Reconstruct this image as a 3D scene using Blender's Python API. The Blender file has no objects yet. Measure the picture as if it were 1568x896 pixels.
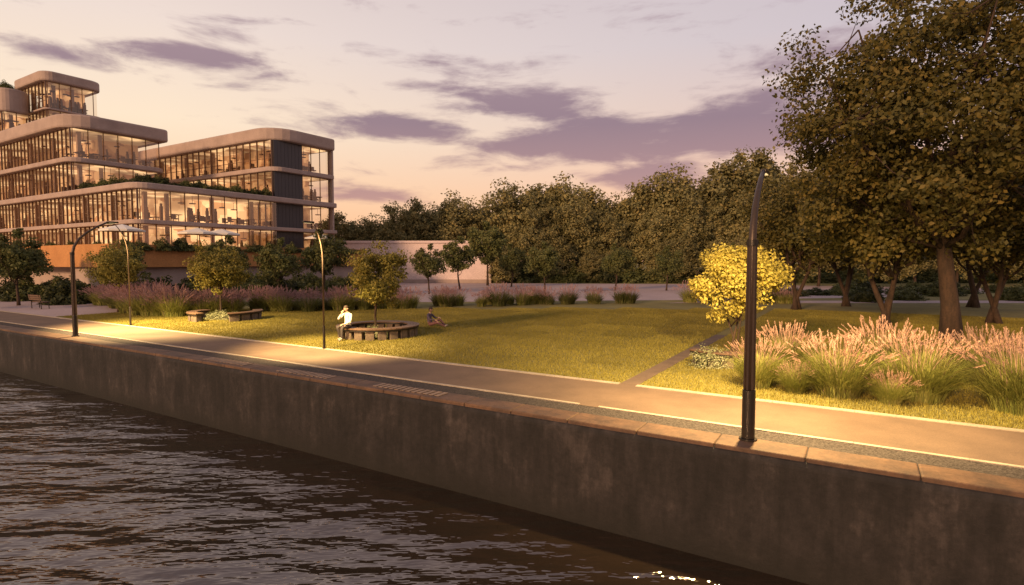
import bpy, math, random
import numpy as np
from mathutils import Vector, Matrix, noise

S=bpy.context.scene
S.view_settings.view_transform='Standard'
S.view_settings.look='None'
S.view_settings.exposure=0
R=math.radians
ANG=math.atan2(-.521,.853)
TX,TY=math.cos(ANG),math.sin(ANG)     # direction along the quay
NX,NY=-TY,TX                          # direction inland
def P(t,n,z=0): return (t*TX+n*NX, t*TY+n*NY, z)

# ------------------------------------------------------------ materials
def newmat(name):
    m=bpy.data.materials.new(name); m.use_nodes=True
    nt=m.node_tree; b=nt.nodes['Principled BSDF']
    return m,nt,b
def noise_node(nt,scale,detail=4,rough=.55,vec=None,coord='Object',scl=None):
    tc=nt.nodes.new('ShaderNodeTexCoord'); n=nt.nodes.new('ShaderNodeTexNoise')
    n.inputs['Scale'].default_value=scale; n.inputs['Detail'].default_value=detail
    n.inputs['Roughness'].default_value=rough
    if scl:
        mp=nt.nodes.new('ShaderNodeMapping'); mp.inputs['Scale'].default_value=scl[:3]
        if len(scl)>3: mp.inputs['Rotation'].default_value=(0,0,scl[3])
        nt.links.new(tc.outputs[coord],mp.inputs[0]); nt.links.new(mp.outputs[0],n.inputs['Vector'])
    else: nt.links.new(tc.outputs[coord],n.inputs['Vector'])
    return n
def ramp(nt,src,stops):
    r=nt.nodes.new('ShaderNodeValToRGB'); e=r.color_ramp.elements
    while len(e)<len(stops): e.new(.5)
    for i,(p,c) in enumerate(stops):
        e[i].position=p; e[i].color=(*c,1)
    nt.links.new(src,r.inputs[0]); return r
def mixc(nt,a,b,fac,mode='MIX'):
    m=nt.nodes.new('ShaderNodeMix'); m.data_type='RGBA'; m.blend_type=mode
    for s,v in ((6,a),(7,b),(0,fac)):
        if hasattr(v,'links') or hasattr(v,'is_linked'): nt.links.new(v,m.inputs[s])
        elif isinstance(v,(int,float)): m.inputs[s].default_value=v
        else: m.inputs[s].default_value=(*v,1)
    return m.outputs[2]
def bump(nt,b,src,strength,dist):
    bn=nt.nodes.new('ShaderNodeBump'); bn.inputs['Strength'].default_value=strength
    bn.inputs['Distance'].default_value=dist
    nt.links.new(src,bn.inputs['Height']); nt.links.new(bn.outputs[0],b.inputs['Normal'])
def surf(name,c1,c2,scale=3,rough=.8,bs=.3,bd=.01,fine=40,metal=0,scl=None,c3=None):
    m,nt,b=newmat(name)
    n=noise_node(nt,scale,6,.6,scl=scl)
    r=ramp(nt,n.outputs[0],[(.3,c1),(.7,c2)])
    f=noise_node(nt,fine,5,.7)
    fr=ramp(nt,f.outputs[0],[(.3,(.72,.72,.72)),(.7,(1.2,1.2,1.2))])
    col=mixc(nt,r.outputs[0],fr.outputs[0],1.0,'MULTIPLY')
    nt.links.new(col,b.inputs['Base Color'])
    b.inputs['Roughness'].default_value=rough; b.inputs['Metallic'].default_value=metal
    if bs: bump(nt,b,f.outputs[0],bs,bd)
    return m
def leafmat(name,cols,trans=.35,rough=.6):
    m,nt,b=newmat(name)
    g=nt.nodes.new('ShaderNodeNewGeometry'); oi=nt.nodes.new('ShaderNodeObjectInfo')
    n=noise_node(nt,.7,3,.5)
    a=nt.nodes.new('ShaderNodeMath'); a.operation='MULTIPLY_ADD'; a.inputs[1].default_value=.45
    nt.links.new(g.outputs['Random Per Island'],a.inputs[0])
    b2=nt.nodes.new('ShaderNodeMath'); b2.operation='MULTIPLY_ADD'; b2.inputs[1].default_value=.7; b2.inputs[2].default_value=-.1
    nt.links.new(n.outputs[0],b2.inputs[0]); nt.links.new(b2.outputs[0],a.inputs[2])
    st=[(i/(len(cols)-1)*.8+.1,c) for i,c in enumerate(cols)]
    r=ramp(nt,a.outputs[0],st)
    h=nt.nodes.new('ShaderNodeHueSaturation'); nt.links.new(r.outputs[0],h.inputs['Color'])
    v=nt.nodes.new('ShaderNodeMath'); v.operation='MULTIPLY_ADD'; v.inputs[1].default_value=.4; v.inputs[2].default_value=.8
    nt.links.new(oi.outputs['Random'],v.inputs[0]); nt.links.new(v.outputs[0],h.inputs['Value'])
    nt.links.new(h.outputs[0],b.inputs['Base Color']); b.inputs['Roughness'].default_value=rough
    b.inputs['Specular IOR Level'].default_value=.25
    tr=nt.nodes.new('ShaderNodeBsdfTranslucent'); nt.links.new(h.outputs[0],tr.inputs[0])
    mx=nt.nodes.new('ShaderNodeMixShader'); mx.inputs[0].default_value=trans
    out=nt.nodes['Material Output']
    nt.links.new(b.outputs[0],mx.inputs[1]); nt.links.new(tr.outputs[0],mx.inputs[2]); nt.links.new(mx.outputs[0],out.inputs[0])
    return m
def plain(name,c,rough=.6,metal=0,em=None,es=0):
    m,nt,b=newmat(name)
    n=noise_node(nt,25,4); r=ramp(nt,n.outputs[0],[(.2,tuple(x*.82 for x in c)),(.8,tuple(min(1,x*1.15) for x in c))])
    nt.links.new(r.outputs[0],b.inputs['Base Color'])
    b.inputs['Roughness'].default_value=rough; b.inputs['Metallic'].default_value=metal
    if em: b.inputs['Emission Color'].default_value=(*em,1); b.inputs['Emission Strength'].default_value=es
    return m

M={}
M['bark']=surf('bark',(.026,.015,.009),(.07,.038,.022),2,.9,.8,.03,14,scl=(4,4,.8))
M['leaf_big']=leafmat('leaf_big',[(.05,.05,.014),(.13,.11,.028),(.29,.20,.05)])
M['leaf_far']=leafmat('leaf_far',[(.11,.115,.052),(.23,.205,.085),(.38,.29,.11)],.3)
M['leaf_mid']=leafmat('leaf_mid',[(.055,.07,.024),(.12,.13,.042),(.21,.18,.06)])
M['leaf_young']=leafmat('leaf_young',[(.10,.10,.022),(.22,.19,.04),(.35,.27,.07)])
M['leaf_yellow']=leafmat('leaf_yellow',[(.22,.18,.035),(.45,.37,.075),(.62,.51,.13)])
M['leaf_dark']=leafmat('leaf_dark',[(.022,.032,.012),(.055,.062,.022),(.11,.10,.035)])
M['leaf_pale']=leafmat('leaf_pale',[(.10,.12,.05),(.25,.25,.14),(.5,.46,.32)])
M['blade']=leafmat('blade',[(.12,.14,.03),(.24,.24,.06),(.38,.33,.11)],.3)
M['blade_dark']=leafmat('blade_dark',[(.05,.065,.02),(.11,.115,.035),(.19,.16,.06)],.3)
M['plume']=leafmat('plume',[(.33,.185,.15),(.50,.31,.245),(.64,.45,.35)],.4)
M['plume_far']=leafmat('plume_far',[(.30,.17,.17),(.44,.27,.26),(.56,.37,.34)],.4)
M['lawnblade']=leafmat('lawnblade',[(.15,.13,.024),(.235,.195,.038),(.33,.275,.06)],.25)
M['metal']=plain('dark_metal',(.03,.024,.02),.45,.6)
M['metal_brown']=plain('brown_metal',(.06,.04,.03),.42,.5)
M['concrete']=surf('pale_concrete',(.30,.225,.20),(.41,.315,.28),.6,.75,.15,.01,20)
M['bronze']=plain('bronze',(.19,.105,.065),.5,.2)
M['darkpanel']=plain('dark_panel',(.035,.032,.040),.4)
M['wood']=surf('wood',(.07,.036,.02),(.13,.07,.04),3,.6,.3,.004,30,scl=(1,6,6))
M['stone']=surf('bench_stone',(.07,.05,.038),(.15,.105,.075),6,.85,.5,.01,25)
M['whitewall']=surf('white_render',(.60,.48,.47),(.70,.57,.55),.4,.8,.1,.01,12)
M['canvas']=plain('canvas',(.7,.66,.6),.8)
M['headlight']=plain('lamp_led',(.9,.8,.6),.4,0,(1,.75,.38),.9)
M['headlight'].cycles.emission_sampling='NONE'

# ------------------------------------------------------------ mesh helpers
def link(o,parent=None):
    S.collection.objects.link(o)
    if parent is not None: o.parent=parent
    return o
def empty(name,loc=(0,0,0)):
    e=bpy.data.objects.new(name,None); e.location=loc; e.empty_display_size=.3; return link(e)
def meshobj(name,verts,faces,mats,parent=None,smooth=False,loc=None,midx=None):
    me=bpy.data.meshes.new(name); me.from_pydata([tuple(v) for v in verts],[],faces)
    for m in (mats if isinstance(mats,(list,tuple)) else [mats]): me.materials.append(m)
    if midx is not None: me.polygons.foreach_set('material_index',midx)
    if smooth: me.polygons.foreach_set('use_smooth',[True]*len(me.polygons))
    me.update()
    o=bpy.data.objects.new(name,me)
    if loc: o.location=loc
    return link(o,parent)
class MB:
    def __init__(s): s.v=[]; s.f=[]
    def box(s,p0,p1,fn=None):
        x0,y0,z0=p0;x1,y1,z1=p1; b=len(s.v)
        for z in (z0,z1):
            for x,y in ((x0,y0),(x1,y0),(x1,y1),(x0,y1)):
                s.v.append(fn(x,y,z) if fn else (x,y,z))
        s.f+=[(b+3,b+2,b+1,b),(b+4,b+5,b+6,b+7),(b,b+1,b+5,b+4),(b+1,b+2,b+6,b+5),(b+2,b+3,b+7,b+6),(b+3,b,b+4,b+7)]
    def tube(s,pts,rad,n=8,cap=True):
        pts=[Vector(p) for p in pts]; b=len(s.v)
        for i,p in enumerate(pts):
            d=(pts[min(i+1,len(pts)-1)]-pts[max(i-1,0)]).normalized()
            a=d.orthogonal().normalized() if i==0 else (a-d*a.dot(d)).normalized()
            c=d.cross(a)
            for k in range(n):
                th=2*math.pi*k/n
                s.v.append(tuple(p+(a*math.cos(th)+c*math.sin(th))*rad[i]))
        for i in range(len(pts)-1):
            for k in range(n):
                k2=(k+1)%n
                s.f.append((b+i*n+k,b+i*n+k2,b+(i+1)*n+k2,b+(i+1)*n+k))
        if cap:
            s.f.append(tuple(b+k for k in range(n))[::-1]); s.f.append(tuple(b+(len(pts)-1)*n+k for k in range(n)))
    def prism(s,outline,z0,z1):
        b=len(s.v); n=len(outline)
        for z in (z0,z1):
            for p in outline: s.v.append((p[0],p[1],z))
        s.f.append(tuple(range(b+n-1,b-1,-1))); s.f.append(tuple(range(b+n,b+2*n)))
        for k in range(n):
            k2=(k+1)%n; s.f.append((b+k,b+k2,b+n+k2,b+n+k))
    def obj(s,name,mat,parent=None,smooth=False,bevel=0,loc=None,seg=2):
        o=meshobj(name,s.v,s.f,mat,parent,smooth,loc)
        if bevel:
            m=o.modifiers.new('bevel','BEVEL'); m.width=bevel; m.segments=seg; m.limit_method='ANGLE'
        return o
def quads_mesh(name,V,mat,nv=4):
    n=len(V)//nv
    me=bpy.data.meshes.new(name)
    me.vertices.add(len(V)); me.vertices.foreach_set('co',V.astype(np.float32).ravel())
    me.loops.add(len(V)); me.loops.foreach_set('vertex_index',np.arange(len(V),dtype=np.int32))
    me.polygons.add(n); me.polygons.foreach_set('loop_start',np.arange(0,len(V),nv,dtype=np.int32))
    me.polygons.foreach_set('loop_total',np.full(n,nv,dtype=np.int32))
    me.materials.append(mat); me.update(calc_edges=True); me.validate()
    return me
def unit(a): return a/np.maximum(np.linalg.norm(a,axis=1,keepdims=True),1e-6)
def leaves(rng,C,out,size,aspect=.62):
    n=len(C)
    nrm=unit(rng.normal(size=(n,3))*.8+out*1.0+np.array([0,0,.35]))
    u=unit(np.cross(nrm,rng.normal(size=(n,3)))); v=np.cross(nrm,u)
    s=(size*rng.uniform(.6,1.35,n))[:,None]
    V=np.empty((n,4,3)); V[:,0]=C-u*s*.5; V[:,1]=C+v*s*.5*aspect+u*s*.08+nrm*s*.08
    V[:,2]=C+u*s*.5; V[:,3]=C-v*s*.5*aspect+u*s*.08+nrm*s*.08
    return V.reshape(-1,3)

# ------------------------------------------------------------ trees
def tree_meshes(name,seed,H,tr,cz,rx,rz,nclus,nleaf,leaf,mat,stems=1,trunk_top=.6,limbs=10,crad=.16,zmin=None,twigs=True,conic=0.):
    rng=np.random.default_rng(seed); rr=random.Random(seed)
    w=MB(); nodes=[]
    for s in range(stems):
        a=rr.uniform(0,6.28) if stems==1 else s*6.28/stems+rr.uniform(-.4,.4)
        lean=.0 if stems==1 else rx*.28
        top=H*trunk_top; pts=[];rad=[]
        for i in range(7):
            f=i/6; o=lean*f**1.2+ (.02*H*math.sin(f*5+seed))
            pts.append((math.cos(a)*o+(.08*s if stems>1 else 0),math.sin(a)*o,top*f-.05))
            rad.append(tr*(1.25 if i==0 else 1)*(1-.62*f)/(1 if stems==1 else stems**.4))
        w.tube(pts,rad,9)
        for l in range(limbs):
            f=rr.uniform(.38,1.) if l else 1.; i=min(5,int(f*6)); q=Vector(pts[i]).lerp(Vector(pts[i+1]),f*6-i)
            if q.z<.12*H: q=Vector(pts[3])
            th=l*2.4+rr.uniform(-.4,.4)+seed; el=rr.uniform(-.25,1.1) if l else 1.4
            d=Vector((math.cos(th)*math.cos(el)*rx,math.sin(th)*math.cos(el)*rx,math.sin(el)*rz))*.72
            e=Vector((0,0,cz))+d
            e.z=max(e.z,q.z+.1*H*.5)
            lp=[];lr=[]
            r0=tr*.42*(1-.4*f)
            for k in range(6):
                g=k/5; p=q.lerp(e,g); p.z+=math.sin(g*math.pi)*-.06*H*(1-g)+ .03*H*g*g
                p+=Vector((rr.uniform(-1,1),rr.uniform(-1,1),rr.uniform(-.5,.5)))*.025*H*(g>0)
                lp.append(p); lr.append(r0*(1-.8*g))
                if k>=2: nodes.append(p)
            w.tube(lp,lr,6)
        nodes.append(Vector(pts[-1]))
    D=unit(rng.normal(size=(nclus*3,3)))
    rad=rng.uniform(0.12,1,len(D))**.45
    lump=np.array([noise.noise(Vector(d*1.7)+Vector((seed*3.1,0,0))) for d in D])
    rad=rad*(.86+.42*lump)
    C=D*rad[:,None]*np.array([rx,rx,rz]);
    if conic:
        k=1-conic*np.clip(C[:,2]/rz,-.3,1); C[:,0]*=k; C[:,1]*=k
    C[:,2]+=cz
    if zmin is not None:
        lim=zmin+.5*np.abs(rng.normal(size=len(C)))*.08*H
        C=C[C[:,2]>lim]
    C=C[:nclus]
    if twigs:
        NA=np.array([tuple(p) for p in nodes])
        for c in C:
            j=int(np.argmin(((NA-c)**2).sum(1))); q=Vector(NA[j]); c2=Vector(c)
            m=q.lerp(c2,.5)+Vector((0,0,-.02*H))
            w.tube([q,m,c2],[tr*.09,tr*.06,tr*.025],4,False)
    wood=bpy.data.meshes.new(name+'_trunk'); wood.from_pydata([tuple(v) for v in w.v],[],w.f); wood.materials.append(M['bark'])
    wood.polygons.foreach_set('use_smooth',[True]*len(wood.polygons))
    k=rng.integers(0,len(C),nleaf); cr=crad*rx*rng.uniform(.6,1.3,len(C))
    off=rng.normal(size=(nleaf,3)); off=unit(off)*(rng.uniform(0,1,(nleaf,1))**.5)*cr[k][:,None]*1.5; off[:,2]*=.7
    L=C[k]+off
    outd=unit(unit(L-np.array([0,0,cz]))*.6+unit(off)*.8)
    lm=quads_mesh(name+'_leaves',leaves(rng,L,outd,leaf),mat)
    return wood,lm
def place_tree(name,meshes,loc,scale=1,rot=0,parent=None,sz=None):
    if parent is None:
        e=empty(name,loc); e.rotation_euler=(0,0,rot); e.scale=(scale,scale,sz or scale)
        for nm,me in (('trunk',meshes[0]),('foliage',meshes[1])): link(bpy.data.objects.new(nm,me),e)
    else:
        for nm,me in (('trunk',meshes[0]),('foliage',meshes[1])):
            o=link(bpy.data.objects.new(nm,me),parent); o.location=loc; o.rotation_euler=(0,0,rot); o.scale=(scale,scale,sz or scale)

big=tree_meshes('oak',11,14,.34,8.2,7.0,5.9,400,85000,.175,M['leaf_big'],limbs=22,trunk_top=.55,crad=.10,zmin=3.3)
place_tree('broadleaf_tree',big,(16.6,21.7,0),1,.4)
med=tree_meshes('maple',5,8.5,.2,5.2,3.7,3.3,120,20000,.19,M['leaf_big'],stems=3,limbs=6,trunk_top=.55,crad=.17,zmin=2.4)
place_tree('park_tree',med,(16.4,25.0,0),1.05,0.2)
place_tree('park_tree',med,(23.2,27.2,0),1.0,2.0)
place_tree('park_tree',med,(17.6,35.0,0),1.05,3.3)
place_tree('park_tree',med,(22.3,38,0),1.1,4.4)
place_tree('park_tree',med,(30,37,0),1.1,5.4)
yt=tree_meshes('young',21,3.9,.06,2.55,1.45,1.35,75,10000,.11,M['leaf_young'],limbs=10,trunk_top=.62,crad=.2)
yt2=tree_meshes('young_b',22,3.9,.06,2.45,1.3,1.4,75,10500,.105,M['leaf_young'],limbs=10,trunk_top=.62,crad=.2,conic=.15)
yy=tree_meshes('young_y',23,3.8,.065,2.5,1.42,1.3,75,17000,.09,M['leaf_yellow'],stems=3,limbs=5,trunk_top=.6,crad=.18)
place_tree('young_street_tree',yt,(-15.4,30.0,0),1.02,1.0)
place_tree('young_street_tree',yt,(-23.2,33.5,0),1.05,2.5)
place_tree('young_street_tree',yt2,(-5.4,22.7,0),1.02,.4)
place_tree('yellow_leaved_tree',yy,(6.75,17.3,0),1.05,.2)
ym=tree_meshes('young_m',24,4.2,.08,2.7,1.5,1.45,60,6000,.16,M['leaf_mid'],limbs=10,trunk_top=.6,crad=.2)
for i,(x,y,s) in enumerate([(3,52,1.15),(10.6,58,1.15),(15.8,58,1.1),(-7.6,52,1.1),(-5.6,60,1.35),(-3.0,70,1.9),(0,66,1.2),(24,62,1.2),(-18,44,1.15),(-22,44,1.2),(-28.5,42,1.1),(-15.6,47,1.35),(-38,44,1.1),(-33.5,38.5,1.25)]):
    place_tree('small_tree',ym,(x,y,0),s,i*1.3)

# distant trees
far=[]
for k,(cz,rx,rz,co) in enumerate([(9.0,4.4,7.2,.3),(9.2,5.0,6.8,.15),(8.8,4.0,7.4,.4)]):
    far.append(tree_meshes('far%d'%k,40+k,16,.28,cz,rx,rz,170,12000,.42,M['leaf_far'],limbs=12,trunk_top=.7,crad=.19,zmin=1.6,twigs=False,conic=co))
tl=empty('distant_treeline')
rr=random.Random(3)
line=[(-27.3,12.1),(-23.2,11.5),(-19,13.1),(-14.9,14.4),(-11.5,12.5),(-8.7,14.9),(-4.5,13.3),(-.4,17),(4.8,17.3),(8.4,18),(12,15.4),(15.6,15),(20.3,17.3),(24.4,19.5),(28.5,16.4),(32.7,21.1),(37.8,23.7),(43,21.6),(48.2,20.6),(54,19),(60,20),(66,18),(73,19),(80,18),(88,20),(-34,11),(-41,12),(-50,11),(-58,12),(-66,11),(96,19),(105,20)]
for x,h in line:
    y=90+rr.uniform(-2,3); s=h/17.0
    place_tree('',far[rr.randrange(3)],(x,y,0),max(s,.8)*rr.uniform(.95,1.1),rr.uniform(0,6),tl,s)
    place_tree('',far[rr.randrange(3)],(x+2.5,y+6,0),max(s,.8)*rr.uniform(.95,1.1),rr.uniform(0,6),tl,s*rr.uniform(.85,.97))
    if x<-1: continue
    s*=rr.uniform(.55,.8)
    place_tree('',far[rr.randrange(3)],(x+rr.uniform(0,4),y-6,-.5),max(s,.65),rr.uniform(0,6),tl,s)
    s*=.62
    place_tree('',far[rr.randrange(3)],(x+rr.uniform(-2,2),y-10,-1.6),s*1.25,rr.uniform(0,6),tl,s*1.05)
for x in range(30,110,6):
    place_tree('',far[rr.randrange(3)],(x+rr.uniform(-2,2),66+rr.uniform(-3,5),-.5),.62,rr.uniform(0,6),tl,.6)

# ------------------------------------------------------------ bushes
def bush_mesh(name,seed,rx,ry,rz,n,leaf,mat):
    rng=np.random.default_rng(seed)
    D=unit(rng.normal(size=(n,3))); D[:,2]=np.abs(D[:,2])
    l=np.array([noise.noise(Vector(d*2.5)+Vector((seed,0,0))) for d in D])
    r=(rng.uniform(.3,1,n)**.4)*(.85+.5*l)
    C=D*r[:,None]*np.array([rx,ry,rz])
    return quads_mesh(name,leaves(rng,C,D,leaf),mat)
bm=bush_mesh('bush_dark',1,1,1,1,2600,.13,M['leaf_dark']); bm2=bush_mesh('bush_mid',2,1,1,1,2600,.13,M['leaf_mid'])
bp=bush_mesh('bush_pale',3,.7,.55,.6,3500,.055,M['leaf_pale'])
def place(me,parent,loc,scale,rot=0,name='foliage'):
    o=link(bpy.data.objects.new(name,me),parent); o.location=loc; o.rotation_euler=(0,0,rot)
    o.scale=scale if isinstance(scale,tuple) else (scale,)*3
    return o
sh=empty('shrub_border')
for i in range(84):
    t=rr.uniform(-58,-36); n=rr.uniform(17.5,21) if t<-47 else rr.uniform(20,34)
    if i>45: t=rr.uniform(-49,-45); n=rr.uniform(21,46)
    x,y,_=P(t,n)
    s=rr.uniform(.8,1.5)
    if (x+25)**2+(y-34)**2<9: continue
    place(rr.choice([bm,bm2]),sh,(x,y,-.05),(s*1.2,s*1.2,s*rr.uniform(.9,1.5)),rr.uniform(0,6))
for i in range(34):
    place(rr.choice([bm,bm2]),sh,(rr.uniform(22,60),rr.uniform(42,56),-.05),(1.4,1.4,rr.uniform(.7,1.3)),rr.uniform(0,6))
fs=empty('distant_shrubs')
for i in range(70):
    x=i*1.55-1+rr.uniform(-1,1); s=rr.uniform(1.6,2.8)
    place(rr.choice([bm,bm2,bm2]),fs,(x,80+rr.uniform(-1.5,2),-.2),(s*1.3,s,s*rr.uniform(.8,1.2)),rr.uniform(0,6))
o=place(bp,None,(5.7,16.0,0),1.0); o.name='flowering_shrub'
o=place(bp,None,(-5.4,22.3,0),(1.0,.9,.75)); o.name='flowering_shrub'
o=place(bp,None,(-14.9,29.2,0),(1.4,1.2,.8)); o.name='flowering_shrub'

# ------------------------------------------------------------ ornamental grasses
def grass_clump(name,seed,nb,npl,h,spread,mat,bw=.014,pw=1.,pm=None):
    rng=np.random.default_rng(seed)
    def strip(n,h0,h1,w,lean):
        a=rng.uniform(0,6.28,n); r0=rng.uniform(0,1,n)**.5*spread*.26
        B=np.stack([np.cos(a)*r0,np.sin(a)*r0,np.zeros(n)],1)
        a2=a+rng.normal(0,.5,n); o=np.stack([np.cos(a2),np.sin(a2),np.zeros(n)],1)
        hh=rng.uniform(h0,h1,n); l=rng.uniform(.1,1,n)*lean
        side=np.stack([-np.sin(a2+rng.normal(0,.8,n)),np.cos(a2),np.zeros(n)],1)
        pts=[]
        for f in (0,.35,.7,1.):
            z=hh*(f-.28*l/ max(lean,.01)*f**3); pts.append(B+o*(l*f**1.8)[:,None]+np.stack([z*0,z*0,z],1))
        return pts,side,w,o
    pts,side,w,_=strip(nb,h*.4,h*.85,bw,spread*.6)
    ws=[w,w*.9,w*.6,w*.1]
    n=nb; A=np.empty((n,3,4,3))
    for i in range(3):
        A[:,i,0]=pts[i]-side*ws[i]/2; A[:,i,1]=pts[i]+side*ws[i]/2; A[:,i,2]=pts[i+1]+side*ws[i+1]/2; A[:,i,3]=pts[i+1]-side*ws[i+1]/2
    me1=quads_mesh(name+'_blades',A.reshape(-1,3),mat)
    pts,side,w,o=strip(npl,h*.8,h*1.08,.006,spread*.5)
    A=np.empty((npl,3,4,3))
    for i in range(3):
        A[:,i,0]=pts[i]-side*.003; A[:,i,1]=pts[i]+side*.003; A[:,i,2]=pts[i+1]+side*.003; A[:,i,3]=pts[i+1]-side*.003
    d=unit(pts[3]-pts[2]); K=26
    base=np.repeat(pts[3],K,0); dd=np.repeat(d,K,0); f=np.tile(np.linspace(0,1,K),npl)[:,None]
    c=base+dd*(f*.22-.1)
    s2=unit(rng.normal(size=(len(c),3)))*.45+dd; s2=unit(s2)
    sd=unit(np.cross(s2,rng.normal(size=s2.shape)))
    ln=.045*np.sin(np.clip(f*.9+.1,0,1)*math.pi)**.5+.012
    Q=np.empty((len(c),4,3)); q=.003*pw; Q[:,0]=c-sd*q; Q[:,1]=c+sd*q; Q[:,2]=c+s2*ln+sd*q; Q[:,3]=c+s2*ln-sd*q
    me2=quads_mesh(name+'_plumes',np.concatenate([A.reshape(-1,3),Q.reshape(-1,3)]),pm or M['plume'])
    return me1,me2
G=[grass_clump('g%d'%i,60+i,2200,125,1.42,1.5,M['blade'],.016,1.2) for i in range(2)]
GF=[grass_clump('gf%d'%i,70+i,450,100,1.35,1.5,M['blade'],.03,2.2,M['plume_far']) for i in range(2)]
GD=grass_clump('gd',80,500,60,1.25,1.5,M['blade_dark'],.03,2.2,M['plume_far'])
def clump(name,g,loc,s,rot,parent=None,sz=None):
    if parent is None: parent=empty(name,loc); parent.scale=(s,s,sz or s); parent.rotation_euler=(0,0,rot); loc=(0,0,0);s=1;rot=0;sz=None
    for nm,me in (('blades',g[0]),('plumes',g[1])): place(me,parent,loc,(s,s,sz or s),rot,nm)
for i,(x,y,s) in enumerate([(7.3,12.6,1.02),(8.85,12.2,1.05),(10.1,11.2,1.08),(5.9,13.5,.75),(7.4,15.3,.95),(11.6,11.8,1.05),(9.5,14.4,1.0),(11.5,13.8,1.0),(6.5,12.9,.5),(13,13,1.),(12.2,10.3,.95),(8.0,11.9,.5)]):
    clump('ornamental_grass',G[i%2],(x,y,0),s,i*1.7,None,s*(.94+.12*((i*37)%7)/6))
hd=empty('ornamental_grass_border')
poly=[(-29,40),(-24,35.5),(-20.5,31.5),(-17.8,31),(-15.3,33.5),(-11,34.5),(-6,36.5),(-1,38.5),(5,39.5),(12,40),(20,41)]
for i in range(len(poly)-1):
    (x0,y0),(x1,y1)=poly[i],poly[i+1]; L=math.hypot(x1-x0,y1-y0); st=.42 if i<6 else .44
    for j in range(int(L/st)):
        f=(j+rr.random())*st/L; x=x0+(x1-x0)*f; y=y0+(y1-y0)*f+rr.uniform(-.6,1.4)
        nz=noise.noise(Vector((x*.5,0,5)))
        if i>=6 and (nz<-.3 or rr.random()<.22): continue
        g=rr.choice(GF) if rr.random()<(.75 if i<6 else .4) else GD
        if i in (1,2): g=rr.choice(GF)
        clump('',g,(x,y,0),rr.uniform(.65,1.15)*(1.15 if i in(1,2) else 1 if i<6 else .95+.35*nz),rr.uniform(0,6),hd)

# ------------------------------------------------------------ ground
def sheet(name,pts,z,mat,parent=None):
    return meshobj(name,[(p[0],p[1],z) for p in pts],[tuple(range(len(pts)))],mat,parent)
def tn(t0,t1,n0,n1): return [P(t0,n0),P(t1,n0),P(t1,n1),P(t0,n1)]
gm=surf('lawn_ground',(.10,.085,.020),(.20,.165,.040),.3,.95,.6,.02,18)
sheet('ground',tn(-2500,2500,9.9,3500),0,gm)
# water
wm,nt,b=newmat('river_water')
b.inputs['Base Color'].default_value=(.014,.009,.006,1); b.inputs['Roughness'].default_value=.04; b.inputs['IOR'].default_value=2.4
b.inputs['Specular Tint'].default_value=(1,.86,.76,1)
n1=noise_node(nt,.50,2,.45,scl=(.6,1.35,1,.25)); n2=noise_node(nt,1.9,3,.5,scl=(.5,1.25,1,-.15)); n3=noise_node(nt,.12,2,.5)
a=nt.nodes.new('ShaderNodeMath'); a.operation='MULTIPLY_ADD'; a.inputs[1].default_value=.42
nt.links.new(n2.outputs[0],a.inputs[0]); nt.links.new(n1.outputs[0],a.inputs[2])
mm=nt.nodes.new('ShaderNodeMath'); mm.operation='MULTIPLY'; r3=ramp(nt,n3.outputs[0],[(.35,(.5,.5,.5)),(.65,(1,1,1))])
nt.links.new(a.outputs[0],mm.inputs[0]); nt.links.new(r3.outputs[0],mm.inputs[1])
bump(nt,b,mm.outputs[0],1.0,.60)
sheet('river_water',tn(-2500,2500,-2500,9.55),-1.9,wm)
# quay wall
qm,nt,b=newmat('quay_concrete')
n1=noise_node(nt,1.1,8,.7,scl=(1,1,.7)); n2=noise_node(nt,9,6,.7); n4=noise_node(nt,1.3,5,.7,scl=(3,3,.4))
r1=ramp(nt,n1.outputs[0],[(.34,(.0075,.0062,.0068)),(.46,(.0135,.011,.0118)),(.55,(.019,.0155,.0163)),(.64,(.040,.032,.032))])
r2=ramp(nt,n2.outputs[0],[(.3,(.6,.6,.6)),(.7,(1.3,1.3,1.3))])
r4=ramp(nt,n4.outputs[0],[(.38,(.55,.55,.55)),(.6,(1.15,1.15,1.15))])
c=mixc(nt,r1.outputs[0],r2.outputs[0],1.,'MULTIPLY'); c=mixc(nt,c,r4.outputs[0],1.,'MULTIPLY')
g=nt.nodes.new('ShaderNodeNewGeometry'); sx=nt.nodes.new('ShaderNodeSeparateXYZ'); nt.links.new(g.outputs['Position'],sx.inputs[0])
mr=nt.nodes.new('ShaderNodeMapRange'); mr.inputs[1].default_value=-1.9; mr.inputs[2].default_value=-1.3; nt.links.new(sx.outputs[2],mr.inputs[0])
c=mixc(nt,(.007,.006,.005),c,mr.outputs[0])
nt.links.new(c,b.inputs['Base Color']); b.inputs['Roughness'].default_value=.75; b.inputs['Specular IOR Level'].default_value=.35
bump(nt,b,n2.outputs[0],.5,.02)
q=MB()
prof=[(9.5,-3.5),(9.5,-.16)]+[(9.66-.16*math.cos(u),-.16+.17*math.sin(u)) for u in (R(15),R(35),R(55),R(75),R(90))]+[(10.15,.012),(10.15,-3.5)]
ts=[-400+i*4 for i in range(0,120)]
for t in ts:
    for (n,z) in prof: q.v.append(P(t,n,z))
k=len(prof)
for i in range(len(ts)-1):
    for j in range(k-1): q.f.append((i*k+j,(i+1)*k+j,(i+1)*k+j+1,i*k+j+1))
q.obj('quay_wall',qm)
cm=surf('coping_stone',(.045,.023,.013),(.125,.064,.034),1.6,.7,.6,.015,12)
cp=MB(); cs=MB(); rc=random.Random(5); t=-150
while t<40:
    w=rc.uniform(1.1,1.5)
    cp.box((t,9.545,-.07),(t+w-.005,10.148,.03+rc.uniform(0,.002)),P); t+=w
cp.obj('quay_coping',cm,bevel=.028,seg=3)
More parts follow.
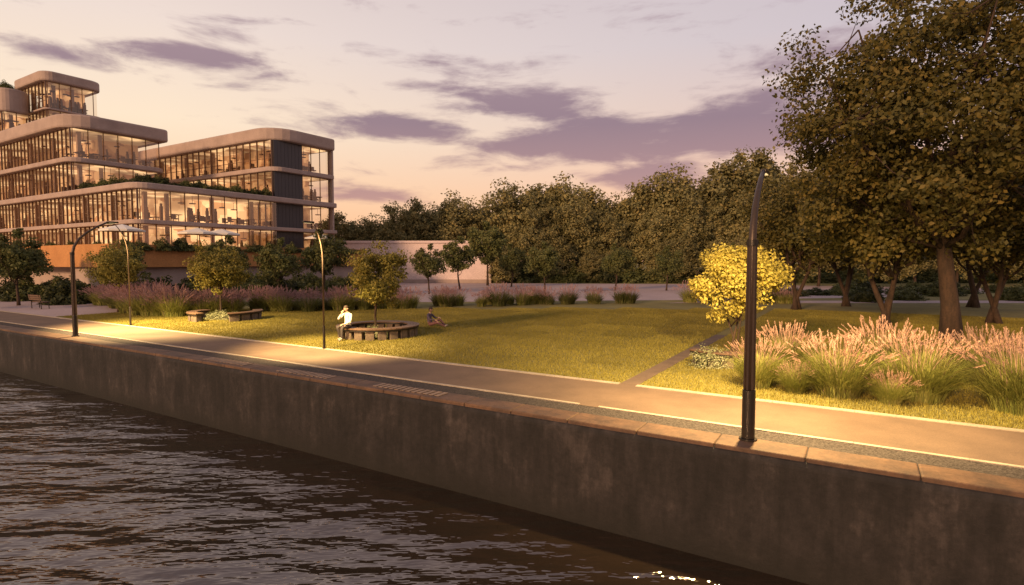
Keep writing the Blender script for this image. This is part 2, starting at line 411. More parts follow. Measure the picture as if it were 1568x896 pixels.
for t0 in (-9.8,-13.4,-16.9):
    for i in range(12):
        cs.box((t0+i*.17,9.70,.034),(t0+i*.17+.11,10.05,.045),P)
cs.obj('timber_slats',surf('pale_timber',(.17,.11,.075),(.28,.19,.13),4,.7,.2,.003,30))
grav,nt,b=newmat('gravel')
v=nt.nodes.new('ShaderNodeTexVoronoi'); v.inputs['Scale'].default_value=45
tc=nt.nodes.new('ShaderNodeTexCoord'); nt.links.new(tc.outputs['Object'],v.inputs['Vector'])
sv=nt.nodes.new('ShaderNodeSeparateXYZ'); nt.links.new(v.outputs['Color'],sv.inputs[0])
r=ramp(nt,sv.outputs[0],[(.1,(.028,.022,.020)),(.9,(.072,.058,.053))]); nt.links.new(r.outputs[0],b.inputs['Base Color'])
bump(nt,b,v.outputs['Distance'],.6,.012); b.inputs['Roughness'].default_value=.9; b.inputs['Specular IOR Level'].default_value=.2
sheet('gravel_strip',tn(-150,40,10.15,10.74),.004,grav)
pathm=surf('path_asphalt',(.085,.052,.034),(.14,.087,.058),.7,.85,.35,.006,60)
sheet('footpath',tn(-150,40,10.74,13.2),.008,pathm)
sheet('footpath_crossing',tn(-4.93,-4.5,13.2,24),.010,surf('crossing_paving',(.08,.05,.034),(.13,.082,.055),2,.85,.4,.01,30))
line_m=surf('pale_kerb_stone',(.25,.20,.15),(.38,.31,.24),2,.75,.2,.004,30)
ln=MB()
for (n0,n1) in ((10.74,10.83),(13.02,13.2)):
    for t0,t1 in ((-150,-4.93),(-4.5,40)):
        t=t0
        while t<t1-.01:
            e=min(t+1.5,t1); ln.box((t,n0,.0),(e-.006,n1,.022),P); t=e
ln.obj('path_edging_kerb',line_m)
plz=surf('plaza_paving',(.30,.225,.23),(.38,.29,.29),.3,.8,.2,.01,8)
sheet('plaza',[(-34,42),(-8,41.5),(14,44),(30,47),(60,60),(26,74),(-8,78),(-36,78)],.006,plz)
sheet('side_pavement',tn(-150,-37,13.2,22),.006,plz)
sheet('park_path',[(11,40.6),(60,40.6),(60,43.4),(15,43)],.010,plz)

# lawn blades
rng=np.random.default_rng(9)
def lawn_patch(w):
    n=int(1500*w); x=rng.uniform(0,w,n); y=rng.uniform(0,2,n)
    a=rng.uniform(0,6.28,n); h=rng.uniform(.03,.075,n); l=rng.uniform(0,.04,n)
    V=np.empty((n,3,3)); s=.008
    V[:,0]=np.stack([x-np.cos(a)*s,y-np.sin(a)*s,x*0],1); V[:,1]=np.stack([x+np.cos(a)*s,y+np.sin(a)*s,x*0],1)
    V[:,2]=np.stack([x+np.sin(a)*l,y+np.cos(a)*l,h],1)
    return quads_mesh('lawn_patch',V.reshape(-1,3),M['lawnblade'],3)
LP=[lawn_patch(2.0) for i in range(3)]
lw=empty('lawn_grass')
def lawn_cols(start,step,cnt):
    for i in range(cnt):
        t=start+i*step if step>0 else start+i*step-2
        for j in range(13):
            n=13.22+j*2; x,y,_=P(t+1,n+1)
            if y>36 or y<6 or abs(x)>.98*y+2: continue
            o=link(bpy.data.objects.new('lawn_patch',rr.choice(LP)),lw); o.location=P(t,n); o.rotation_euler=(0,0,ANG)
lawn_cols(-4.48,2,10); lawn_cols(-4.95,-2,16)

# ------------------------------------------------------------ office building
OB=empty('office_building')
def tbox(mb,t0,t1,n0,n1,z0,z1): mb.box((t0,n0,z0),(t1,n1,z1),P)
def rslab(name,t0,t1,n0,n1,z0,z1,r,mat,bev=.12,rb=None):
    pts=[]; rb=rb or r
    for (r_,ct,cn,a0) in ((rb,t1-rb,n1-rb,0),(rb,t0+rb,n1-rb,90),(r,t0+r,n0+r,180),(r,t1-r,n0+r,270)):
        for k in range(7):
            a=R(a0+15*k); pts.append(P(ct+r_*math.cos(a),cn+r_*math.sin(a))[:2])
    m=MB(); m.prism(pts,z0,z1); o=m.obj(name,mat,OB,bevel=bev); return o
gl,nt,b=newmat('window_glass')
out=nt.nodes['Material Output']; tr=nt.nodes.new('ShaderNodeBsdfTransparent'); tr.inputs[0].default_value=(.92,.85,.76,1)
gs=nt.nodes.new('ShaderNodeBsdfGlossy'); gs.inputs['Roughness'].default_value=.03; gs.inputs[0].default_value=(.9,.82,.76,1)
fr=nt.nodes.new('ShaderNodeFresnel'); fr.inputs[0].default_value=1.5
ad=nt.nodes.new('ShaderNodeMath'); ad.inputs[1].default_value=.08; nt.links.new(fr.outputs[0],ad.inputs[0])
mx=nt.nodes.new('ShaderNodeMixShader'); nt.links.new(ad.outputs[0],mx.inputs[0]); nt.links.new(tr.outputs[0],mx.inputs[1]); nt.links.new(gs.outputs[0],mx.inputs[2]); nt.links.new(mx.outputs[0],out.inputs[0])
def litmat(name,c1,c2,s,scale,lo=.2):
    m,nt,b=newmat(name)
    tc=nt.nodes.new('ShaderNodeTexCoord'); mp=nt.nodes.new('ShaderNodeMapping'); mp.inputs['Rotation'].default_value=(0,0,-ANG)
    nt.links.new(tc.outputs['Object'],mp.inputs[0])
    v=nt.nodes.new('ShaderNodeTexVoronoi'); v.distance='CHEBYCHEV'; v.inputs['Scale'].default_value=scale; nt.links.new(mp.outputs[0],v.inputs['Vector'])
    n=nt.nodes.new('ShaderNodeTexNoise'); n.inputs['Scale'].default_value=.2; n.inputs['Detail'].default_value=2; nt.links.new(mp.outputs[0],n.inputs['Vector'])
    r=ramp(nt,v.outputs['Color'],[(.15,c1),(.75,c2)]); r2=ramp(nt,n.outputs[0],[(.42,(lo,lo*.9,lo*.85)),(.58,(1.1,1.1,1.1))])
    c=mixc(nt,r.outputs[0],r2.outputs[0],1.,'MULTIPLY')
    nt.links.new(c,b.inputs['Emission Color']); b.inputs['Emission Strength'].default_value=s
    b.inputs['Base Color'].default_value=(.25,.15,.09,1)
    m.cycles.emission_sampling='NONE'
    return m
core=litmat('lit_interior_wall',(.30,.115,.045),(.95,.50,.21),1.05,1.1,.28)
coreR=litmat('lit_interior_bright',(.42,.17,.06),(1.,.62,.29),1.55,1.1,.38)
ceil=litmat('lit_ceiling',(.34,.16,.07),(1.,.66,.33),1.25,.8)
furn=MB(); colm=MB(); fins=MB(); glass=MB(); rf=random.Random(8); thin=MB()
def quad(mb,a,b,z0,z1):
    i=len(mb.v); mb.v+=[P(*a,z0),P(*b,z0),P(*b,z1),P(*a,z1)]; mb.f.append((i,i+1,i+2,i+3))
def level(t0,t1,n0,n1,z0,z1,inset,fs,rs,ngl0=None,cm1=core):
    m=MB(); tbox(m,t0,t1-inset,n0+inset,n1-.3,z0+.01,z1-.01); m.obj('interior_core',cm1,OB)
    m=MB(); tbox(m,t0,t1-.15,n0+.15,n1-.2,z1-.06,z1-.02); m.obj('ceiling',ceil,OB)
    quad(glass,(t0,n0),(t1-.02,n0),z0,z1)
    g0=ngl0 or n0+.05
    quad(glass,(t1,g0),(t1,n1),z0,z1)
    t=t1
    while t>t0 and t>-105:
        tbox(fins,t-.06,t,n0-.16,n0-.002,z0+.002,z1-.002); t-=fs
    n=g0
    while n<n1:
        tbox(fins,t1+.002,t1+.10,n,n+.055,z0+.002,z1-.002); n+=rs
    tbox(thin,t0,t1,n0-.06,n0-.003,z0+.95,z0+1.0)
    t=t1-1.2
    while t>t0 and t>-105:
        tbox(colm,t-.35,t,n0+1,n0+1.35,z0,z1-.07); t-=6
    n=n0+3
    while n<n1-1: tbox(colm,t1-1.5,t1-1.2,n,n+.3,z0,z1-.07); n+=4.5
    for i in range(80):
        if rf.random()<.55: tt=rf.uniform(max(t0,-100),t1-1); nn=n0+rf.uniform(.5,inset-.8)
        else: tt=t1-rf.uniform(.6,inset-.8); nn=rf.uniform(n0+.5,n1-1)
        k=rf.random()
        if k<.35:
            w=rf.uniform(.6,1.2); tbox(furn,tt-w/2,tt+w/2,nn,nn+.7,z0+.7,z0+.75)
            for a_ in (-w/2+.03,w/2-.06): tbox(furn,tt+a_,tt+a_+.04,nn+.3,nn+.36,z0,z0+.7)
        elif k<.65:
            tbox(furn,tt,tt+.45,nn,nn+.45,z0+.35,z0+.47); tbox(furn,tt,tt+.06,nn,nn+.45,z0+.47,z0+.9)
        elif k<.85:
            tbox(furn,tt,tt+.28,nn,nn+.2,z0+.02,z0+1.4); tbox(furn,tt+.06,tt+.22,nn+.02,nn+.18,z0+1.4,z0+1.68)
        else:
            tbox(furn,tt,tt+.03,nn,nn+.03,z1-.8,z1-.07); tbox(furn,tt-.2,tt+.23,nn-.2,nn+.23,z1-.9,z1-.8)
level(-120,-56,26.7,41,3.7,6.4,5,.95,1.35,cm1=coreR)
level(-120,-56,26.7,41,6.8,9.58,5,.95,1.35,cm1=coreR)
level(-120,-68.9,26.7,35.2,10.15,13.1,4,.95,1.4)
level(-120,-68.9,26.7,35.2,13.6,16.6,4,.95,1.4)
for z0,z1 in ((3.7,6.4),(6.8,9.58),(10.15,13.1),(13.6,16.6)):
    level(-100,-56.5,41.02,48.9,z0,z1,3.2,1.3,1.3,ngl0=44.9)
level(-93,-84.7,30.5,35.8,18.2,21.4,2.5,1.0,1.2)
level(-93,-84.7,30.5,35.8,21.6,24.8,2.5,1.0,1.2)
level(-125,-88.2,27.3,30.4,18.2,21.0,1.8,1.0,1.2)
furn.obj('interior_furniture',plain('furniture',(.12,.07,.04),.6),OB)
colm.obj('interior_columns',M['concrete'],OB); fins.obj('facade_fins',M['bronze'],OB); glass.obj('glazing',gl,OB); thin.obj('balustrade_rail',M['bronze'],OB)
C=M['concrete']
rslab('floor_slab',-121,-55.4,26.1,49.3,6.4,6.8,1.0,C,.06,.3)
rslab('terrace_slab',-121,-55.4,26.1,49.3,9.58,10.15,1.5,C,.1,.3)
rslab('floor_slab_upper',-121,-68.2,26.1,35.8,13.1,13.6,1.5,C,.1)
rslab('roof_band',-121,-68.0,25.9,36,16.6,18.0,3.0,C,.2,.6)
rslab('wing_floor_slab',-101,-55.8,40.6,49.3,13.1,13.6,1.5,C,.08,.3)
rslab('wing_roof_band',-101,-55.6,40.4,49.4,16.6,18.0,3.2,C,.2,.5)
rslab('penthouse_slab',-93.4,-84.3,30.1,36.2,21.4,21.6,.6,C,.05)
rslab('penthouse_roof',-93.6,-84.1,29.9,36.4,24.8,26.0,1.4,C,.2)
rslab('left_roof_band',-126,-87.8,26.9,30.05,21.0,23.8,1.3,C,.2)
dp=MB()
for z0,z1 in ((3.7,6.39),(6.81,9.57),(10.16,13.09),(13.61,16.59)):
    for i in range(8): tbox(dp,-56.9,-56.35,41.1+i*.47,41.1+i*.47+.45,z0,z1)
dp.obj('dark_cladding',M['darkpanel'],OB)
ec=MB()
for z0,z1 in ((0,6.395),(6.805,9.575),(10.155,13.095),(13.605,16.595)): tbox(ec,-56.7,-55.95,48.95,49.2,z0,z1)
ec.obj('end_column',C,OB)
pod=surf('corten_podium',(.38,.16,.04),(.50,.23,.07),.8,.6,.2,.01,10)
m=MB(); tbox(m,-121,-51,22,49.3,2.5,3.7); tbox(m,-121,-51.01,22.0,22.3,3.7,4.4); tbox(m,-51.3,-51,22.3,49.3,3.7,4.4); m.obj('podium_deck',pod,OB)
m=MB(); tbox(m,-121,-63.4,24.3,49,0,2.5); tbox(m,-59.0,-51.6,22.6,49,0,2.5); tbox(m,-63.4,-59.0,25.4,49,0,2.5); m.obj('podium_wall',C,OB)
m=MB()
for i in range(22): tbox(m,-63.3+i*.195,-63.3+i*.195+.13,25.3,25.39,0.02,2.45)
m.obj('garage_door',M['metal_brown'],OB)
def plantstrip(t0,t1,n0,n1,z,cnt,s=.7):
    for i in range(cnt):
        f=(i+rr.random())/cnt; x,y,_=P(t0+(t1-t0)*f,n0+(n1-n0)*f+rr.uniform(-.3,.3))
        place(rr.choice([bm,bm2]),OB,(x,y,z-.1),(s*rr.uniform(.9,1.5),s*rr.uniform(.9,1.5),s*rr.uniform(.7,1.5)),rr.uniform(0,6),'terrace_planting')
plantstrip(-68,-57,27.4,27.6,10.15,16,.8); plantstrip(-57,-56.6,27.5,40.3,10.15,20,.75); plantstrip(-68,-66.5,28,35,10.15,8,.8)
plantstrip(-105,-88.5,28,28,23.8,14,.8); plantstrip(-112,-84,23,23,4.2,22,.8); plantstrip(-83,-52,22.6,22.6,4.2,8,.5); plantstrip(-51.2,-51.2,23,48,4.0,26,.75)
def parasol(x,y,z,r=1.7):
    m=empty('parasol',(x,y,z)); p=MB(); p.tube([(0,0,0),(0,0,2.35)],[.03,.025],8); p.box((-.3,-.3,0),(.3,.3,.06)); p.obj('pole',M['metal'],m)
    c=MB(); n=8; c.v.append((0,0,2.45))
    for k in range(n): a=6.283*k/n; c.v.append((r*math.cos(a),r*math.sin(a),1.98)); c.f.append((0,1+k,1+(k+1)%n))
    for k in range(n): a=6.283*k/n; c.v.append((r*math.cos(a),r*math.sin(a),1.82)); c.f.append((1+k,1+n+k,1+n+(k+1)%n,1+(k+1)%n))
    c.obj('canopy',M['canvas'],m)
for t,n in ((-53.6,24.2),(-53.4,30.5),(-53.2,32.8),(-53.2,44.5)):
    x,y,_=P(t,n); parasol(x,y,3.7)
WB=empty('low_white_building')
m=MB(); m.box((-25.5,78.2,0),(-2.9,85.5,5.5)); m.box((-25.7,78,5.5),(-2.7,85.7,5.8)); m.obj('walls',M['whitewall'],WB)
m=MB(); m.box((-25.52,78.1,0),(-2.88,78.195,.5)); m.obj('plinth',M['concrete'],WB)

# ------------------------------------------------------------ street lamps
def lamp(t,n,sgn,Hs=1.0,rad=.085,arm=1.0,power=900,ribs=True,tilt=28,spot=128,name='street_lamp'):
    x,y,_=P(t,n); e=empty(name,(x,y,0.03)); e.rotation_euler=(0,0,ANG+(0 if sgn>0 else math.pi))
    prof=[(0,3.25),(.06,3.55),(.2,3.85),(.43,4.12),(.74,4.38),(1.05,4.58)]
    m=MB(); m.tube([(0,0,-.02),(0,0,.03)],[rad*1.7]*2,20)
    m.tube([(0,0,.03),(0,0,.84*Hs)],[rad*1.22]*2,20); m.obj('base_sleeve',M['metal'],e,bevel=.006)
    m=MB(); m.tube([(0,0,.84*Hs)]+[(0,a*arm,z*Hs) for a,z in prof],[rad*.9,rad*.75,rad*.68,rad*.62,rad*.56,rad*.5,rad*.42],16)
    m.obj('pole',M['metal_brown'],e,smooth=True)
    if ribs:
        m=MB()
        for k in range(6):
            a=k*math.pi/3+.3; m.tube([(math.cos(a)*rad*.85,math.sin(a)*rad*.85,.85*Hs),(math.cos(a)*rad*.72,math.sin(a)*rad*.72,3.25*Hs)],[.022,.018],8)
        m.obj('ribs',M['metal_brown'],e); m=MB(); m.tube([(0,0,3.22*Hs),(0,0.0,3.32*Hs)],[rad*1.05]*2,18); m.obj('collar',M['metal'],e)
    y0=1.0*arm; z=4.575*Hs
    m=MB(); m.box((-.06,y0,z-.035),(.06,y0+.42,z+.03)); m.obj('lamp_head',M['metal'],e,bevel=.02,seg=3)
    m=MB(); m.box((-.04,y0+.1,z-.04),(.04,y0+.36,z-.0355)); m.obj('led_panel',M['headlight'],e)
    L=bpy.data.lights.new('lamp_light','SPOT'); L.energy=power; L.color=(1,.70,.29); L.spot_size=R(spot); L.spot_blend=.75; L.shadow_soft_size=.10
    lo=link(bpy.data.objects.new('lamp_light',L),e); lo.location=(0,y0+.24,z-.15); lo.rotation_euler=(R(tilt),0,0)
lamp(-1.51,10.02,1,1.0,.085,1.0,7800,tilt=27,spot=148)
lamp(-26.4,10.1,1,1.0,.075,1.25,10000,tilt=18,spot=112)
lamp(-15.5,13.1,-1,.93,.035,.35,6500,False,-12,94)
lamp(-28.8,13.2,-1,1.02,.035,.5,6500,False,-12,94)

# ------------------------------------------------------------ benches
def ring_bench(x,y,r,a0,a1,name='curved_tree_bench'):
    e=empty(name,(x,y,0)); n=26
    def arc(mb,r0,r1,z0,z1,s0,s1,n=40):
        b=len(mb.v)
        for k in range(n+1):
            a=R(s0+(s1-s0)*k/n)
            for rr_,z in ((r0,z0),(r1,z0),(r1,z1),(r0,z1)): mb.v.append((rr_*math.cos(a),rr_*math.sin(a),z))
        for k in range(n):
            o=b+k*4
            for q in range(4): mb.f.append((o+q,o+(q+1)%4,o+4+(q+1)%4,o+4+q))
        mb.f+=[(b,b+1,b+2,b+3)[::-1],(b+4*n,b+4*n+1,b+4*n+2,b+4*n+3)]
    for s in range(4):
        m=MB(); arc(m,r-.24+s*.12,r-.24+s*.12+.105,.40,.45,a0,a1); m.obj('seat_slat',M['wood'],e,bevel=.006)
    m=MB(); k=int((a1-a0)/17)
    for i in range(k):
        s=a0+(a1-a0)*i/k
        arc(m,r-.15,r+.15,0,.34,s+2.5,s+(a1-a0)/k-2.5,5)
    m.obj('stone_base',M['stone'],e,bevel=.012)
    m=MB(); arc(m,r-.2,r+.2,.34,.398,a0,a1); m.obj('support_band',M['metal'],e)
ring_bench(-5.4,22.85,1.42,110,467)
ring_bench(-14.8,29.3,1.55,150,250); ring_bench(-14.8,29.3,1.55,300,400)
ring_bench(6.6,17.0,1.3,200,345)
def park_bench(x,y,rot):
    e=empty('park_bench',(x,y,0)); e.rotation_euler=(0,0,rot)
    for i in range(4): m=MB(); m.box((-.9,-.2+i*.11,.42),(.9,-.11+i*.11,.455)); m.obj('seat_slat',M['wood'],e,bevel=.006)
    for i in range(3): m=MB(); m.box((-.9,.27+i*.02,.55+i*.12),(.9,.295+i*.02,.65+i*.12)); m.obj('back_slat',M['wood'],e,bevel=.006)
    for s in (-.7,.7):
        m=MB(); m.tube([(s,-.18,0),(s,-.16,.41)],[.025]*2); m.tube([(s,.22,0),(s,.24,.45),(s,.34,.9)],[.025]*3); m.tube([(s,-.18,.4),(s,.24,.4)],[.02]*2); m.obj('leg_frame',M['metal'],e)
park_bench(-29.9,36,2.6); park_bench(-33.5,35.5,2.6)

# ------------------------------------------------------------ people
SK=plain('skin',(.45,.26,.18),.55); HAIR=plain('hair',(.05,.03,.02),.7)
def person(name,loc,rot,J,E,tags,mats,head,look=(0,0,0),hands=()):
    e=empty(name,loc); e.rotation_euler=(0,0,rot)
    J=dict(J);E=list(E);tags=dict(tags)
    for (w,palm,dirs,up,hn) in hands:
        pv=Vector(J[w][0]); pp=Vector(palm); d=(pp-pv).normalized(); upv=Vector(up).normalized(); sd=d.cross(upv).normalized()
        J[hn+'p']=(tuple(pp),.026); E.append((w,hn+'p')); tags[(w,hn+'p')]=2
        for i,(o,l) in enumerate(((-.028,.062),(-.010,.075),(.010,.07),(.027,.055))):
            k=hn+'f%d'%i; r0=pp+sd*o+d*.03; r1=r0+d*l*.55-upv*.006; r2=r1+(d*.6-upv*.8).normalized()*l*.5
            J[k+'a']=(tuple(r0),.010);J[k+'b']=(tuple(r1),.009);J[k+'c']=(tuple(r2),.0075)
            for q in ((hn+'p',k+'a'),(k+'a',k+'b'),(k+'b',k+'c')): E.append(q); tags[q]=2
        sg=1 if hn=='l' else -1
        t0=pp+sd*.03*sg-d*.015; t1=t0+(d*.6+sd*sg*.7).normalized()*.035; t2=t1+(d-upv*.3).normalized()*.028
        J[hn+'t0']=(tuple(t0),.011);J[hn+'t1']=(tuple(t1),.010);J[hn+'t2']=(tuple(t2),.008)
        for q in ((hn+'p',hn+'t0'),(hn+'t0',hn+'t1'),(hn+'t1',hn+'t2')): E.append(q); tags[q]=2
    names=list(J); idx={k:i for i,k in enumerate(names)}
    me=bpy.data.meshes.new('body'); me.from_pydata([J[k][0] for k in names],[(idx[a],idx[b]) for a,b in E],[])
    o=link(bpy.data.objects.new('body_tmp',me))
    sm=o.modifiers.new('skin','SKIN'); 
    for i,k in enumerate(names):
        sv=me.skin_vertices[0].data[i]; sv.radius=(J[k][1],J[k][1]*(.8 if k in('chest','spine','pelvis') else 1)); sv.use_root=(k=='pelvis')
    ss=o.modifiers.new('sub','SUBSURF'); ss.levels=2; ss.render_levels=2
    dg=bpy.context.evaluated_depsgraph_get(); dg.update()
    bmesh_=bpy.data.meshes.new_from_object(o.evaluated_get(dg)); bpy.data.objects.remove(o)
    bmesh_.materials.clear()
    for m in mats: bmesh_.materials.append(m)
    segs=[(Vector(J[a][0]),Vector(J[b][0]),tags.get((a,b),0)) for a,b in E]
    for f in bmesh_.polygons:
        c=f.center; best=9;bi=0
        for a,b,t in segs:
            ab=b-a; u=max(0,min(1,(c-a).dot(ab)/max(ab.length_squared,1e-9))); d=(c-a-ab*u).length
            if d<best: best=d;bi=t
        f.material_index=bi; f.use_smooth=True
    link(bpy.data.objects.new('body',bmesh_),e)
    h=empty('head',head); h.parent=e; h.rotation_euler=look
    import bmesh
    b=bmesh.new(); bmesh.ops.create_uvsphere(b,u_segments=24,v_segments=18,radius=1)
    for v in b.verts:
        x,y,z=v.co; w=1-.22*max(0,-z); jaw=.02*max(0,-z)*(y>0)
        v.co=Vector((x*.076*w,y*.095*(w*.96)+jaw,z*.116))
        if y>.9 and abs(x)<.25 and -.3<z<.15: v.co.y+=.014
        if y>.7 and .05<z<.3 and .2<abs(x)<.6: v.co.y-=.008
    mm=bpy.data.meshes.new('face'); b.to_mesh(mm); b.free(); mm.materials.append(SK)
    mm.polygons.foreach_set('use_smooth',[True]*len(mm.polygons)); link(bpy.data.objects.new('face',mm),h)
    b=bmesh.new(); bmesh.ops.create_uvsphere(b,u_segments=24,v_segments=16,radius=1)
    for v in b.verts:
        x,y,z=v.co; k=1+.07*noise.noise(v.co*4)
        v.co=Vector((x*.084*k,y*.10*k-.012,z*.12*k+.012))
    bmesh.ops.delete(b,geom=[v for v in b.verts if v.co.z<.035 and v.co.y>.0-.5*(v.co.z<-.06) ],context='VERTS')
    mm=bpy.data.meshes.new('hair'); b.to_mesh(mm); b.free(); mm.materials.append(HAIR); link(bpy.data.objects.new('hair',mm),h)
    m=MB()
    for s in (-1,1): m.tube([(s*.03,.078,.012),(s*.03,.088,.012)],[.011,.009],8)
    m.tube([(-.022,.084,-.052),(0,.092,-.052),(.022,.084,-.052)],[.004,.006,.004],6); m.obj('eyes_and_mouth',plain('dark_features',(.08,.03,.03)),h)
    m=MB(); m.tube([(0,.09,.01),(0,.105,-.022),(0,.098,-.03)],[.006,.013,.01],8)
    for s in (-1,1): m.tube([(s*.074,-.005,.02),(s*.086,-.01,.0),(s*.076,0,-.025)],[.01,.016,.009],8)
    m.obj('nose_and_ears',SK,h,smooth=True)
E0=[('pelvis','spine'),('spine','chest'),('chest','neck'),('neck','nt'),('pelvis','hl'),('hl','kl'),('kl','al'),('al','tl'),('pelvis','hr'),('hr','kr'),('kr','ar'),('ar','tr'),('chest','sl'),('sl','el'),('el','wl'),('chest','sr'),('sr','er'),('er','wr')]
TG={('pelvis','spine'):0,('spine','chest'):0,('chest','neck'):0,('neck','nt'):2,('al','tl'):3,('ar','tr'):3}
for q in E0:
    if q[0] in('pelvis','hl','hr','kl','kr') and q!=('pelvis','spine'): TG[q]=1
J1={'pelvis':((0,0,.55),.13),'spine':((0,.02,.72),.125),'chest':((0,.05,.92),.14),'neck':((0,.06,1.05),.06),'nt':((0,.085,1.12),.05),
 'hl':((-.09,.04,.53),.095),'kl':((-.14,.44,.53),.068),'al':((-.15,.46,.10),.042),'tl':((-.17,.62,.045),.036),
 'hr':((.09,.04,.53),.095),'kr':((.13,.43,.52),.068),'ar':((.10,.28,.10),.042),'tr':((.10,.44,.045),.036),
 'sl':((-.19,.03,.98),.062),'el':((-.26,.14,.73),.046),'wl':((-.15,.34,.64),.03),
 'sr':((.19,.03,.98),.062),'er':((.21,.30,.80),.046),'wr':((.07,.27,1.0),.03)}
white=plain('white_jacket',(.62,.58,.54),.8); dk=plain('dark_trousers',(.04,.03,.03),.8); shoe=plain('shoes',(.25,.2,.17),.6)
person('seated_man',(-6.25,21.62,0),R(148),J1,E0,TG,[white,dk,SK,shoe],(0,.11,1.20),(-.15,0,.2),
   hands=(('wl',(-.14,.42,.625),0,(0,.1,1),'l'),('wr',(.045,.25,1.07),0,(0,1,0),'r')))
J2={'pelvis':((0,0,.13),.125),'spine':((0,-.04,.30),.12),'chest':((0,-.04,.50),.135),'neck':((0,-.02,.62),.055),'nt':((0,.0,.69),.047),
 'hl':((-.09,.04,.12),.09),'kl':((-.13,.42,.34),.062),'al':((-.11,.72,.07),.04),'tl':((-.11,.86,.10),.034),
 'hr':((.09,.04,.12),.09),'kr':((.14,.46,.22),.062),'ar':((.12,.84,.06),.04),'tr':((.13,.93,.14),.034),
 'sl':((-.18,-.03,.55),.058),'el':((-.24,.14,.38),.043),'wl':((-.13,.34,.42),.028),
 'sr':((.18,-.03,.55),.058),'er':((.26,.12,.36),.043),'wr':((.16,.34,.34),.028)}
person('person_sitting_on_lawn',(-3.75,26.0,0),R(-112),J2,E0,TG,[plain('purple_top',(.07,.05,.08),.8),plain('maroon_trousers',(.12,.05,.05),.8),SK,shoe],(0,.03,.79),(-.2,0,0),
   hands=(('wl',(-.11,.41,.42),0,(0,0,1),'l'),('wr',(.14,.41,.31),0,(0,0,1),'r')))

# ------------------------------------------------------------ sky
W=bpy.data.worlds.new('World'); S.world=W; W.use_nodes=True; nt=W.node_tree; bg=nt.nodes['Background']
def mth(op,a,b=None,c=None,clamp=False):
    n=nt.nodes.new('ShaderNodeMath'); n.operation=op; n.use_clamp=clamp
    for i,v in enumerate((a,b,c)):
        if v is None: continue
        if isinstance(v,(int,float)): n.inputs[i].default_value=v
        else: nt.links.new(v,n.inputs[i])
    return n.outputs[0]
tc=nt.nodes.new('ShaderNodeTexCoord'); sp=nt.nodes.new('ShaderNodeSeparateXYZ'); nt.links.new(tc.outputs['Generated'],sp.inputs[0])
az=mth('MULTIPLY',mth('ARCTAN2',sp.outputs[0],sp.outputs[1]),57.3); el=mth('MULTIPLY',mth('ARCSINE',sp.outputs[2]),57.3)
eln=mth('DIVIDE',el,60.,clamp=True)
L=ramp(nt,eln,[(0,(1.0,.49,.23)),(.1,(1.0,.65,.39)),(.2,(1.0,.79,.58)),(.33,(.87,.72,.64)),(.5,(.70,.58,.57)),(1,(.42,.36,.40))])
Rr=ramp(nt,eln,[(0,(.98,.45,.28)),(.1,(.92,.51,.36)),(.2,(.72,.50,.46)),(.33,(.57,.50,.56)),(.5,(.53,.47,.53)),(1,(.36,.33,.40))])
af=mth('MULTIPLY_ADD',az,1/75,.42,clamp=True)
base=mixc(nt,L.outputs[0],Rr.outputs[0],af)
back=mth('MULTIPLY_ADD',mth('ABSOLUTE',az),1/70,-.9,clamp=True)
base=mixc(nt,base,(.54,.42,.39),mth('MULTIPLY',back,.6))
cv=nt.nodes.new('ShaderNodeCombineXYZ'); nt.links.new(mth('MULTIPLY',az,.055),cv.inputs[0]); nt.links.new(mth('MULTIPLY',el,.21),cv.inputs[1])
cn=nt.nodes.new('ShaderNodeTexNoise'); cn.inputs['Scale'].default_value=2.0; cn.inputs['Detail'].default_value=8; cn.inputs['Roughness'].default_value=.6; cn.inputs['Distortion'].default_value=.3
nt.links.new(cv.outputs[0],cn.inputs['Vector'])
tot=None
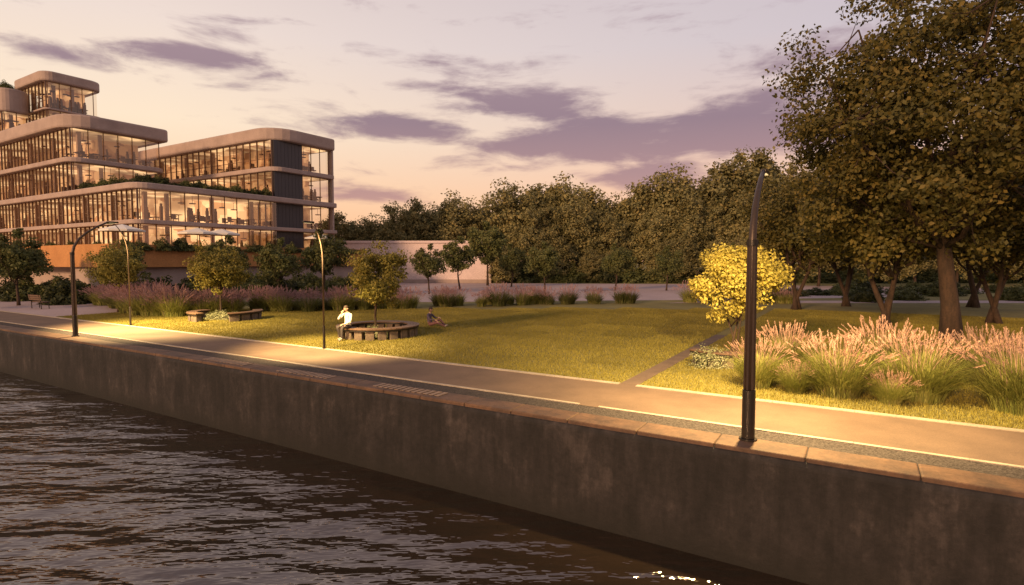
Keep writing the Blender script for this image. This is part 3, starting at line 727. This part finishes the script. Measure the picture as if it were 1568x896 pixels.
for a0,e0,sa,se,wt in [(9,11.6,15,2.3,1.3),(1.5,15.0,7,1.8,1.15),(22,12.0,10,2.9,1.3),(15,8.4,10,1.5,1.0),(-12.6,12.7,9,1.3,1.15),(-29,17.0,7,1.4,1.0),(-38,16.0,6,1.0,.65),(-25.5,19.5,4,1.3,.7),(-6,18.6,5,1.1,.9),(-9.5,16.6,5,.8,.8),(-15.7,6.4,6,.9,.95),(27,17.5,8,1.6,.6),(14,23,10,1.6,.4),(40,14,9,3,.7),(-55,14,12,3,.7),(60,18,14,4,.8),(-80,20,20,5,.8)]:
    d=mth('ADD',mth('POWER',mth('ABSOLUTE',mth('MULTIPLY_ADD',az,1/sa,-a0/sa)),2.),mth('POWER',mth('ABSOLUTE',mth('MULTIPLY_ADD',el,1/se,-e0/se)),2.))
    g=mth('MULTIPLY',mth('EXPONENT',mth('MULTIPLY',d,-.9)),wt)
    tot=g if tot is None else mth('MAXIMUM',tot,g)
dn=mth('ADD',mth('MULTIPLY',tot,.62),mth('MULTIPLY_ADD',cn.outputs[0],1.7,-.85))
cf=nt.nodes.new('ShaderNodeMapRange'); cf.interpolation_type='SMOOTHSTEP'; cf.inputs[1].default_value=.12; cf.inputs[2].default_value=.60; nt.links.new(dn,cf.inputs[0])
cc=ramp(nt,eln,[(0,(.74,.36,.26)),(.14,(.40,.225,.24)),(.22,(.27,.17,.22)),(.4,(.38,.26,.30))])
cfm=mth('MULTIPLY',cf.outputs[0],.92)
sky=mixc(nt,base,cc.outputs[0],cfm)
ns=nt.nodes.new('ShaderNodeTexSky'); ns.sky_type='NISHITA'; ns.sun_disc=False; ns.sun_elevation=R(12); ns.sun_rotation=R(-145)
sk2=mixc(nt,sky,ns.outputs[0],.006,'ADD')
nt.links.new(sk2,bg.inputs[0]); bg.inputs[1].default_value=1.0
sd=Vector((-.60,-.77,.26)).normalized()
Ls=bpy.data.lights.new('sun','SUN'); Ls.energy=3.7; Ls.color=(1,.60,.31); Ls.angle=R(7)
so=link(bpy.data.objects.new('sun',Ls)); so.rotation_euler=sd.to_track_quat('Z','Y').to_euler()

# ------------------------------------------------------------ camera
cd=bpy.data.cameras.new('camera'); cd.sensor_width=36; cd.lens=20; cd.clip_end=6000; cd.clip_start=.1
co=link(bpy.data.objects.new('camera',cd)); co.location=(0,0,3); co.rotation_euler=(R(90-3.15),0,0)
S.camera=co
